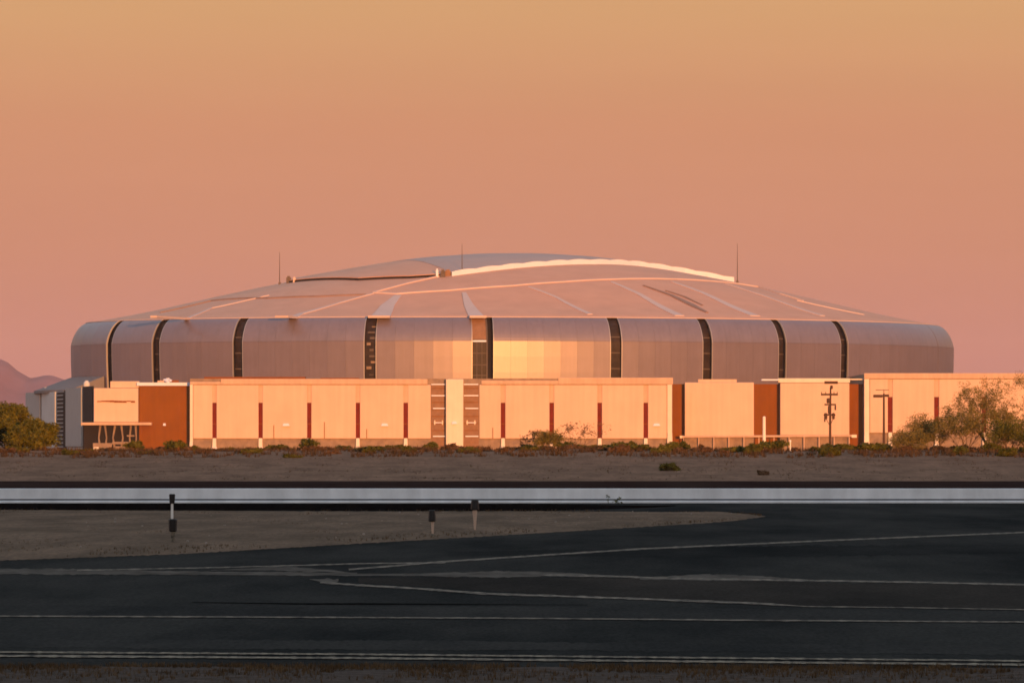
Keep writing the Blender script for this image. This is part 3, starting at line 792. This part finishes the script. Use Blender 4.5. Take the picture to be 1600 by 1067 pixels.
Ys = 497.0; xs_ = XP(1235, Ys); zs_ = ground_z(xs_, Ys)
ms = empty('marker_stake', (xs_, Ys, zs_)); tag(ms, 'thin white marker stake standing among shrubs on the dirt bank', 'stake')
m = MB(); m.box(-.055, .055, -.03, .03, -.3, ZP(687, Ys) - zs_); pl(m, 'post', 'white', ms)
m = MB(); m.box(-.075, .075, -.04, -.032, ZP(690, Ys) - zs_, ZP(687.5, Ys) - zs_); pl(m, 'reflector', 'fascia', ms)

# ------------------------------------------------------------------ concrete barrier
Yb = 255.0
ba = empty('concrete_barrier', (0, Yb, 0)); tag(ba, 'long low white concrete barrier running straight across behind the taxiway', 'barrier')
def ext(pr, x0, x1, name, mt):
    m = MB()
    n_ = len(pr)
    for x in (x0, x1):
        for y, z in pr: m.v.append((x, y, z))
    for j in range(n_): m.f.append((j, n_ + j, n_ + (j+1) % n_, (j+1) % n_))
    m.f.append(tuple(range(n_))); m.f.append(tuple(2*n_-1-j for j in range(n_)))
    return pl(m, name, mt, ba)
ext([(.05, .205), (.0, .215), (.03, .69), (.06, .715), (.24, .715), (.27, .69), (.3, .2)], -160, 160, 'wall', 'barrier')
ext([(.06, .10), (.06, .21), (.28, .21), (.28, .10)], -160, 160, 'groove', 'groove')
ext([(-.12, -.05), (-.12, .10), (-.04, .138), (.3, .138), (.3, -.05)], -160, 160, 'toe', 'barrier')

# ------------------------------------------------------------------ taxiway markers
def marker(px, base, label):
    x, y = G(px, base); e = empty('taxiway_marker', (x, y, .03)); tag(e, label, 'marker', 'markers on the gravel island'); return e, F / y
def rod(par, name, mt, x, z0, z1, r0, r1, n=8):
    m = MB(); m.tube([(x, 0, z0), (x, 0, z0 + (z1-z0)*.08), (x, 0, z1 - (z1-z0)*.08), (x, 0, z1)], [r0*.8, r0, r1, r1*.75], n); return pl(m, name, mt, par)
mk, k = marker(270, 851, 'tallest black and white marker post, on the left of the gravel')
rod(mk, 'base', 'paint_white', .01, -.1, 20/k, .055, .065); rod(mk, 'housing', 'black', 0, 19/k, 39/k, .115, .125); rod(mk, 'stem', 'white', -.02, 38/k, 64/k, .038, .034)
hd = rod(mk, 'lamp_head', 'black', -.02, 63/k, 78/k, .075, .09); rod(mk, 'lens', 'white', -.02, 78/k, 79.5/k, .03, .02)
mk, k = marker(676, 840, 'short marker with black head, left one of the middle pair')
rod(mk, 'base', 'paint_white', .01, -.1, 5/k, .10, .06); rod(mk, 'stem', 'coping', 0, 4/k, 25/k, .03, .05); rod(mk, 'lamp_head', 'black', -.02, 24/k, 42/k, .12, .10)
mk, k = marker(742, 833, 'slender pale marker with dark head close before the barrier')
rod(mk, 'base', 'paint_white', 0, -.1, 4/k, .06, .04); rod(mk, 'stem', 'coping', 0, 3/k, 36/k, .03, .08); rod(mk, 'lamp_head', 'black', 0, 35/k, 51/k, .14, .12)

# ------------------------------------------------------------------ plants
def leaf_cloud(m, c, r, n, size, rng, flat=1.0, elong=3.4):
    for _ in range(n):
        while True:
            p = Vector((rng.uniform(-1, 1), rng.uniform(-1, 1), rng.uniform(-1, 1)))
            if p.length < 1: break
        p = Vector(c) + Vector((p.x * r, p.y * r, p.z * r * flat))
        d = Vector((rng.uniform(-1, 1), rng.uniform(-1, 1), rng.uniform(-.4, 1))).normalized()
        s = d.orthogonal().normalized(); s.rotate(__import__('mathutils').Quaternion(d, rng.uniform(0, 6.28)))
        a = size * rng.uniform(.6, 1.4)
        m.quad(p - s*a*.5, p + d*a*elong*.5 - s*a*.1, p + s*a*.5, p - d*a*elong*.5 + s*a*.1)
def grow(seed, height, spread, stems, levels, leaf_n, leaf_size, leaf_r, thin=.05, droop=0.0, bare=.25, upright=1.0):
    rng = random.Random(seed); W, Lf = MB(), MB()
    def br(p, d, ln, r, lev):
        pts = [p]; rad = [r]; q = Vector(p); dd = Vector(d)
        n_ = 4
        for k in range(n_):
            dd = (dd + Vector((rng.uniform(-.28, .28), rng.uniform(-.28, .28), rng.uniform(-.15, .22) - droop * lev))).normalized()
            q = q + dd * ln / n_; pts.append(q.copy()); rad.append(r * (1 - .55 * (k+1) / n_))
        W.tube([tuple(a) for a in pts], rad, 5 if lev == 0 else 3)
        if lev >= levels:
            if rng.random() > bare: leaf_cloud(Lf, pts[-1], leaf_r * rng.uniform(.6, 1.3), leaf_n, leaf_size, rng, .75)
            leaf_cloud(Lf, pts[-2], leaf_r * rng.uniform(.5, 1.0), leaf_n // 2, leaf_size, rng, .75)
            return
        kids = rng.randint(3, 4)
        for k in range(kids):
            i = rng.randint(2, n_)
            a = rng.uniform(0, 6.28); sp = rng.uniform(.45, .95)
            nd = (dd + Vector((math.cos(a) * sp, math.sin(a) * sp, rng.uniform(-.15, .35) * upright))).normalized()
            br(pts[i], nd, ln * rng.uniform(.55, .78), rad[i] * .7, lev + 1)
    for s_ in range(stems):
        a = 6.28 * s_ / stems + rng.uniform(-.4, .4); sp = spread * rng.uniform(.3, 1.0)
        br(Vector((math.cos(a) * .15, math.sin(a) * .15, -.15)), Vector((math.cos(a) * sp, math.sin(a) * sp, 1)).normalized(), height * rng.uniform(.36, .5), thin * rng.uniform(.8, 1.2), 0)
    zt = max(v[2] for v in Lf.v) if Lf.v else 1
    k = height / zt
    W.v = [(a*k, b*k, c*k) for a, b, c in W.v]; Lf.v = [(a*k, b*k, c*k) for a, b, c in Lf.v]
    return W, Lf
def plant(name, px, Y, WL, leafmat, label, cat, group=None, names=('trunk', 'crown'), rot=0, sc_=1):
    x = XP(px, Y); o = empty(name, (x, Y, ground_z(x, Y))); tag(o, label, cat, group); o.rotation_euler.z = rot; o.scale = (sc_,) * 3
    WL[0].build(names[0], M['bark'], o); WL[1].build(names[1], M[leafmat], o)
    return o
plant('palo_verde_tree', 1545, 503, grow(11, 7.7, .45, 7, 3, 24, .06, .6, .08, bare=.1, upright=1.4), 'leaf_pale', 'tallest feathery desert tree at the right edge, reaching the coping', 'tree')
plant('palo_verde_tree', 1608, 508, grow(12, 5.6, .9, 7, 3, 15, .065, .65, .06, bare=.1), 'leaf_pale', 'bushy desert tree cut off by the right border', 'tree')
plant('palo_verde_tree', 1455, 506, grow(13, 4.0, 1.5, 8, 3, 22, .055, .6, .04, bare=.15), 'leaf_pale', 'wide sparse desert tree left of the tallest tree', 'tree')
plant('palo_verde_tree', 1508, 500, grow(14, 4.5, 1.2, 8, 3, 20, .055, .6, .05, bare=.3, upright=1.8), 'leaf_pale', 'low dense desert tree at the foot of the tallest tree', 'tree')
plant('palo_verde_tree', 1425, 499, grow(18, 2.6, 1.6, 10, 2, 34, .055, .6, .03, bare=.1), 'leaf_pale', 'small thin desert tree just right of the light pole', 'tree')
plant('palo_verde_tree', 1578, 498, grow(19, 3.4, 1.4, 10, 2, 60, .055, .8, .04, bare=.2, upright=1.6), 'leaf', 'rounded desert bush in front of the tree at the right border', 'tree')
plant('desert_tree', 14, 520, grow(15, 5.1, .9, 7, 3, 60, .14, .7, .12, bare=.0), 'leaf', 'dense olive tree at the left border below the mountains', 'tree')
plant('desert_tree', 56, 512, grow(16, 3.3, 1.1, 8, 2, 150, .12, .75, .07, bare=.0), 'leaf', 'lower olive bush just right of the dense left tree', 'tree')
plant('desert_tree', -42, 518, grow(17, 4.2, .9, 6, 3, 60, .14, .7, .12, bare=.0), 'leaf', 'olive tree mostly beyond the left border', 'tree')
S2 = ('stems', 'foliage')
plant('shrub', 858, 500, grow(21, 2.2, .9, 7, 2, 30, .06, .45, .025, bare=.1), 'leaf_pale', 'low yellowish shrub in front of the concourse middle', 'shrub', None, S2)
plant('shrub', 902, 506, grow(22, 2.7, .9, 6, 2, 6, .05, .3, .02, bare=.3), 'leaf_dry', 'bare twiggy reddish shrub right of the low yellowish shrub', 'shrub', None, S2)
plant('shrub', 830, 505, grow(23, 2.0, .7, 3, 2, 5, .08, .18, .025, bare=.5), 'leaf_dry', 'small bare twig left of the low yellowish shrub', 'shrub', None, S2)
plant('shrub', 1046, 432, grow(24, .75, 1.2, 8, 1, 60, .08, .22, .02, bare=.0), 'leaf', 'dark weed on the dirt bank below the corner buttress', 'shrub', None, S2)
plant('shrub', 455, 470, grow(25, .45, 1.0, 5, 1, 30, .07, .13, .015, bare=.0), 'leaf', 'single small dark weed high on the left dirt bank', 'shrub', None, S2)
plant('shrub', 1192, 420, grow(26, .5, 1.2, 6, 1, 16, .06, .16, .015, bare=.0), 'leaf_dry', 'faint dry weed low on the right dirt bank', 'shrub', None, S2)
plant('shrub', 1296, 478, grow(27, 1.0, 1.0, 8, 1, 70, .10, .24, .03, bare=.0), 'leaf', 'round dark shrub below the utility pole', 'shrub', None, S2)
plant('shrub', 1178, 492, grow(28, 1.15, 1.1, 8, 1, 80, .11, .27, .03, bare=.0), 'leaf', 'round dark shrub below the white pole', 'shrub', None, S2)
plant('shrub', 1500, 480, grow(29, .9, 1.0, 8, 1, 70, .10, .22, .03, bare=.0), 'leaf', 'round green shrub in front of the low dense tree', 'shrub', None, S2)
plant('shrub', 1574, 478, grow(30, .9, 1.1, 8, 1, 70, .10, .24, .03, bare=.0), 'leaf', 'round green shrub nearest the right border', 'shrub', None, S2)
x, y = G(965, 789)
sp = empty('weed', (x, 254.3, .012)); tag(sp, 'dark spindly weed growing against the white barrier', 'weed')
W_, L_ = grow(31, .42, .2, 4, 1, 5, .02, .035, .010, bare=.3); W_.build('stems', M['leaf'], sp); L_.build('foliage', M['leaf'], sp)

# low shrubs along the crest of the bank: a few kinds, copied
protos = []
for k, (sd, hh, spd, nn, sz, lm) in enumerate(((41, .7, 1.3, 44, .10, 'leaf'), (42, .9, 1.0, 36, .10, 'leaf'), (43, .55, 1.6, 40, .09, 'leaf_dry'), (44, 1.2, .9, 26, .09, 'leaf'), (45, .8, 1.2, 30, .08, 'leaf_dry'))):
    W_, L_ = grow(sd, hh, spd, 7, 1, nn, sz, .2, .02, bare=.05)
    protos.append((W_, L_, lm))
meshes = []
for W_, L_, lm in protos:
    a = bpy.data.meshes.new('stems'); a.from_pydata(W_.v, [], W_.f); a.materials.append(M['bark'])
    b = bpy.data.meshes.new('foliage'); b.from_pydata(L_.v, [], L_.f); b.materials.append(M[lm]); meshes.append((a, b))
rng = random.Random(77)
LM = [(12, 'the dense left tree'), (77, 'the pale wing panel'), (117, 'the grey wing panel'), (165, 'the leaning columns'), (215, 'the undercroft edge'), (257, 'the rust tower'), (299, 'the left corner pilaster'),
      (335, 'the first red slot'), (371, 'the first full panel'), (407, 'the second red slot'), (445, 'the second full panel'), (483, 'the third red slot'), (521, 'the third full panel'), (559, 'the fourth red slot'), (596, 'the fourth full panel'),
      (634, 'the fifth red slot'), (685, 'the left louvre bay'), (710, 'the stair tower'), (736, 'the right louvre bay'), (786, 'the sixth red slot'), (824, 'the bare twig'), (862, 'the yellowish shrub'), (900, 'the reddish twiggy shrub'), (937, 'the eighth red slot'), (972, 'the last full panel'),
      (1009, 'the ninth red slot'), (1046, 'the right corner pilaster'), (1062, 'the narrow rust recess'), (1124, 'the plain cream wall'), (1194, 'the white pole'), (1235, 'the marker stake'), (1297, 'the utility pole'), (1340, 'the rightmost rust recess'), (1381, 'the light pole'), (1455, 'the wide sparse tree'), (1510, 'the low dense tree'), (1545, 'the tallest tree'), (1600, 'the border tree')]
used = set()
for k in range(150):
    px = -15 + 1630 * (k + rng.uniform(-.8, .8)) / 150; Y = rng.uniform(484, 530)
    i = rng.choice((0, 0, 1, 2, 2, 3, 4)); dry = protos[i][2] == 'leaf_dry'
    lx, lw = min(LM, key=lambda q: abs(q[0] - px))
    lab = 'low %s shrub on the bank crest, just %s of %s' % ('dry brown' if dry else 'dark green', 'left' if px < lx else 'right', lw)
    if lab in used: continue
    used.add(lab)
    x = XP(px, Y); o = empty('crest_shrub', (x, Y, ground_z(x, Y)))
    tag(o, lab, 'shrub', 'low shrubs along the bank crest')
    o.rotation_euler.z = rng.uniform(0, 6.28); o.scale = (rng.uniform(.6, 1.35), rng.uniform(.6, 1.3), rng.uniform(.45, 1.1))
    for me in meshes[i]:
        c = bpy.data.objects.new(me.name.split('.')[0], me); col.objects.link(c); c.parent = o

# dry grass nobody could count
def tufts(name, pts, hmin, hmax, blades, mt, label=None):
    m = MB(); rg = random.Random(len(pts))
    for x, y, z in pts:
        for _ in range(blades):
            a = rg.uniform(0, 6.28); hh = rg.uniform(hmin, hmax); ln = rg.uniform(.1, .7) * hh; wd = hh * .09
            bx, by = x + rg.uniform(-.3, .3) * hh, y + rg.uniform(-.3, .3) * hh
            m.tri((bx - math.sin(a)*wd, by + math.cos(a)*wd, z - .01), (bx + math.sin(a)*wd, by - math.cos(a)*wd, z - .01), (bx + math.cos(a)*ln, by + math.sin(a)*ln, z + hh))
    o = m.build(name, mt); kind(o, 'stuff'); o['label'] = label; o['category'] = 'grass'; return o
rng = random.Random(5)
pts = []
while len(pts) < 5200:
    px = rng.uniform(-40, 1640); Y = rng.uniform(472, 545); x = XP(px, Y)
    if noise.noise((x * .35, Y * .12, 2)) > -.05: pts.append((x, Y, ground_z(x, Y)))
tufts('crest_grass', pts, .15, .5, 7, M['grass'], 'dry grass tufts along the top of the dirt bank')
pts = []
while len(pts) < 1500:
    px = rng.uniform(-40, 1640); Y = rng.uniform(402, 480); x = XP(px, Y)
    if noise.noise((x * .3, Y * .08, 5)) > .12: pts.append((x, Y, ground_z(x, Y)))
tufts('bank_grass', pts, .05, .16, 6, M['grass'], 'sparse dry grass on the dirt bank')
pts = []
while len(pts) < 3000:
    px = rng.uniform(-60, 1190); t = rng.random(); a = G(px, interp(bot_e, px)); b = G(px, interp(top_e, px))
    x, y = a[0] + (b[0]-a[0])*t, a[1] + (b[1]-a[1])*t
    if noise.noise((x * .25, y * .06, 1)) > .0: pts.append((x, y, .06))
tufts('island_grass', pts, .02, .09, 6, M['grass'], 'dry grass on the gravel island')
pts = []
while len(pts) < 5200:
    x = rng.uniform(-8, 8); y = 70.0 - .045 * x - rng.expovariate(.55)
    if y > 63 and noise.noise((x * .8, y * .6, 3)) > -.25: pts.append((x, y, .02))
tufts('verge_grass', pts, .02, .075, 5, M['grass'], 'dry grass along the near edge of the taxiway')
# pebbles on the island
m = MB()
for k in range(70):
    px = rng.uniform(-40, 1150); t = rng.uniform(.08, .92); a = G(px, interp(bot_e, px)); b = G(px, interp(top_e, px))
    x, y = a[0] + (b[0]-a[0])*t, a[1] + (b[1]-a[1])*t; r = rng.uniform(.02, .06)
    m.hexa([(x-r, y-r, .03), (x+r, y-r*.8, .03), (x+r*.8, y+r, .03), (x-r, y+r, .03), (x-r*.6, y-r*.5, .08+r), (x+r*.5, y-r*.6, .08+r*.8), (x+r*.5, y+r*.6, .08+r), (x-r*.5, y+r*.5, .08+r*.9)])
o = kind(m.build('pebbles', M['rock_small']), 'stuff'); o['label'] = 'pale pebbles scattered over the gravel island'; o['category'] = 'pebbles'

# ------------------------------------------------------------------ haze
HAZE = 3.2e-5
if HAZE > 0:
    m = MB(); m.box(-6100, 6100, -2600, 11100, -2.5, 215)
    hm = bpy.data.materials.new('haze'); hm.use_nodes = True
    n = hm.node_tree.nodes; n.clear()
    v = n.new('ShaderNodeVolumePrincipled'); v.inputs['Color'].default_value = (.92, .74, .76, 1); v.inputs['Density'].default_value = HAZE
    oo = n.new('ShaderNodeOutputMaterial'); hm.node_tree.links.new(v.outputs[0], oo.inputs['Volume'])
    hz = kind(m.build('haze', hm), 'stuff'); hz['label'] = 'warm evening haze over the desert'; hz['category'] = 'haze'
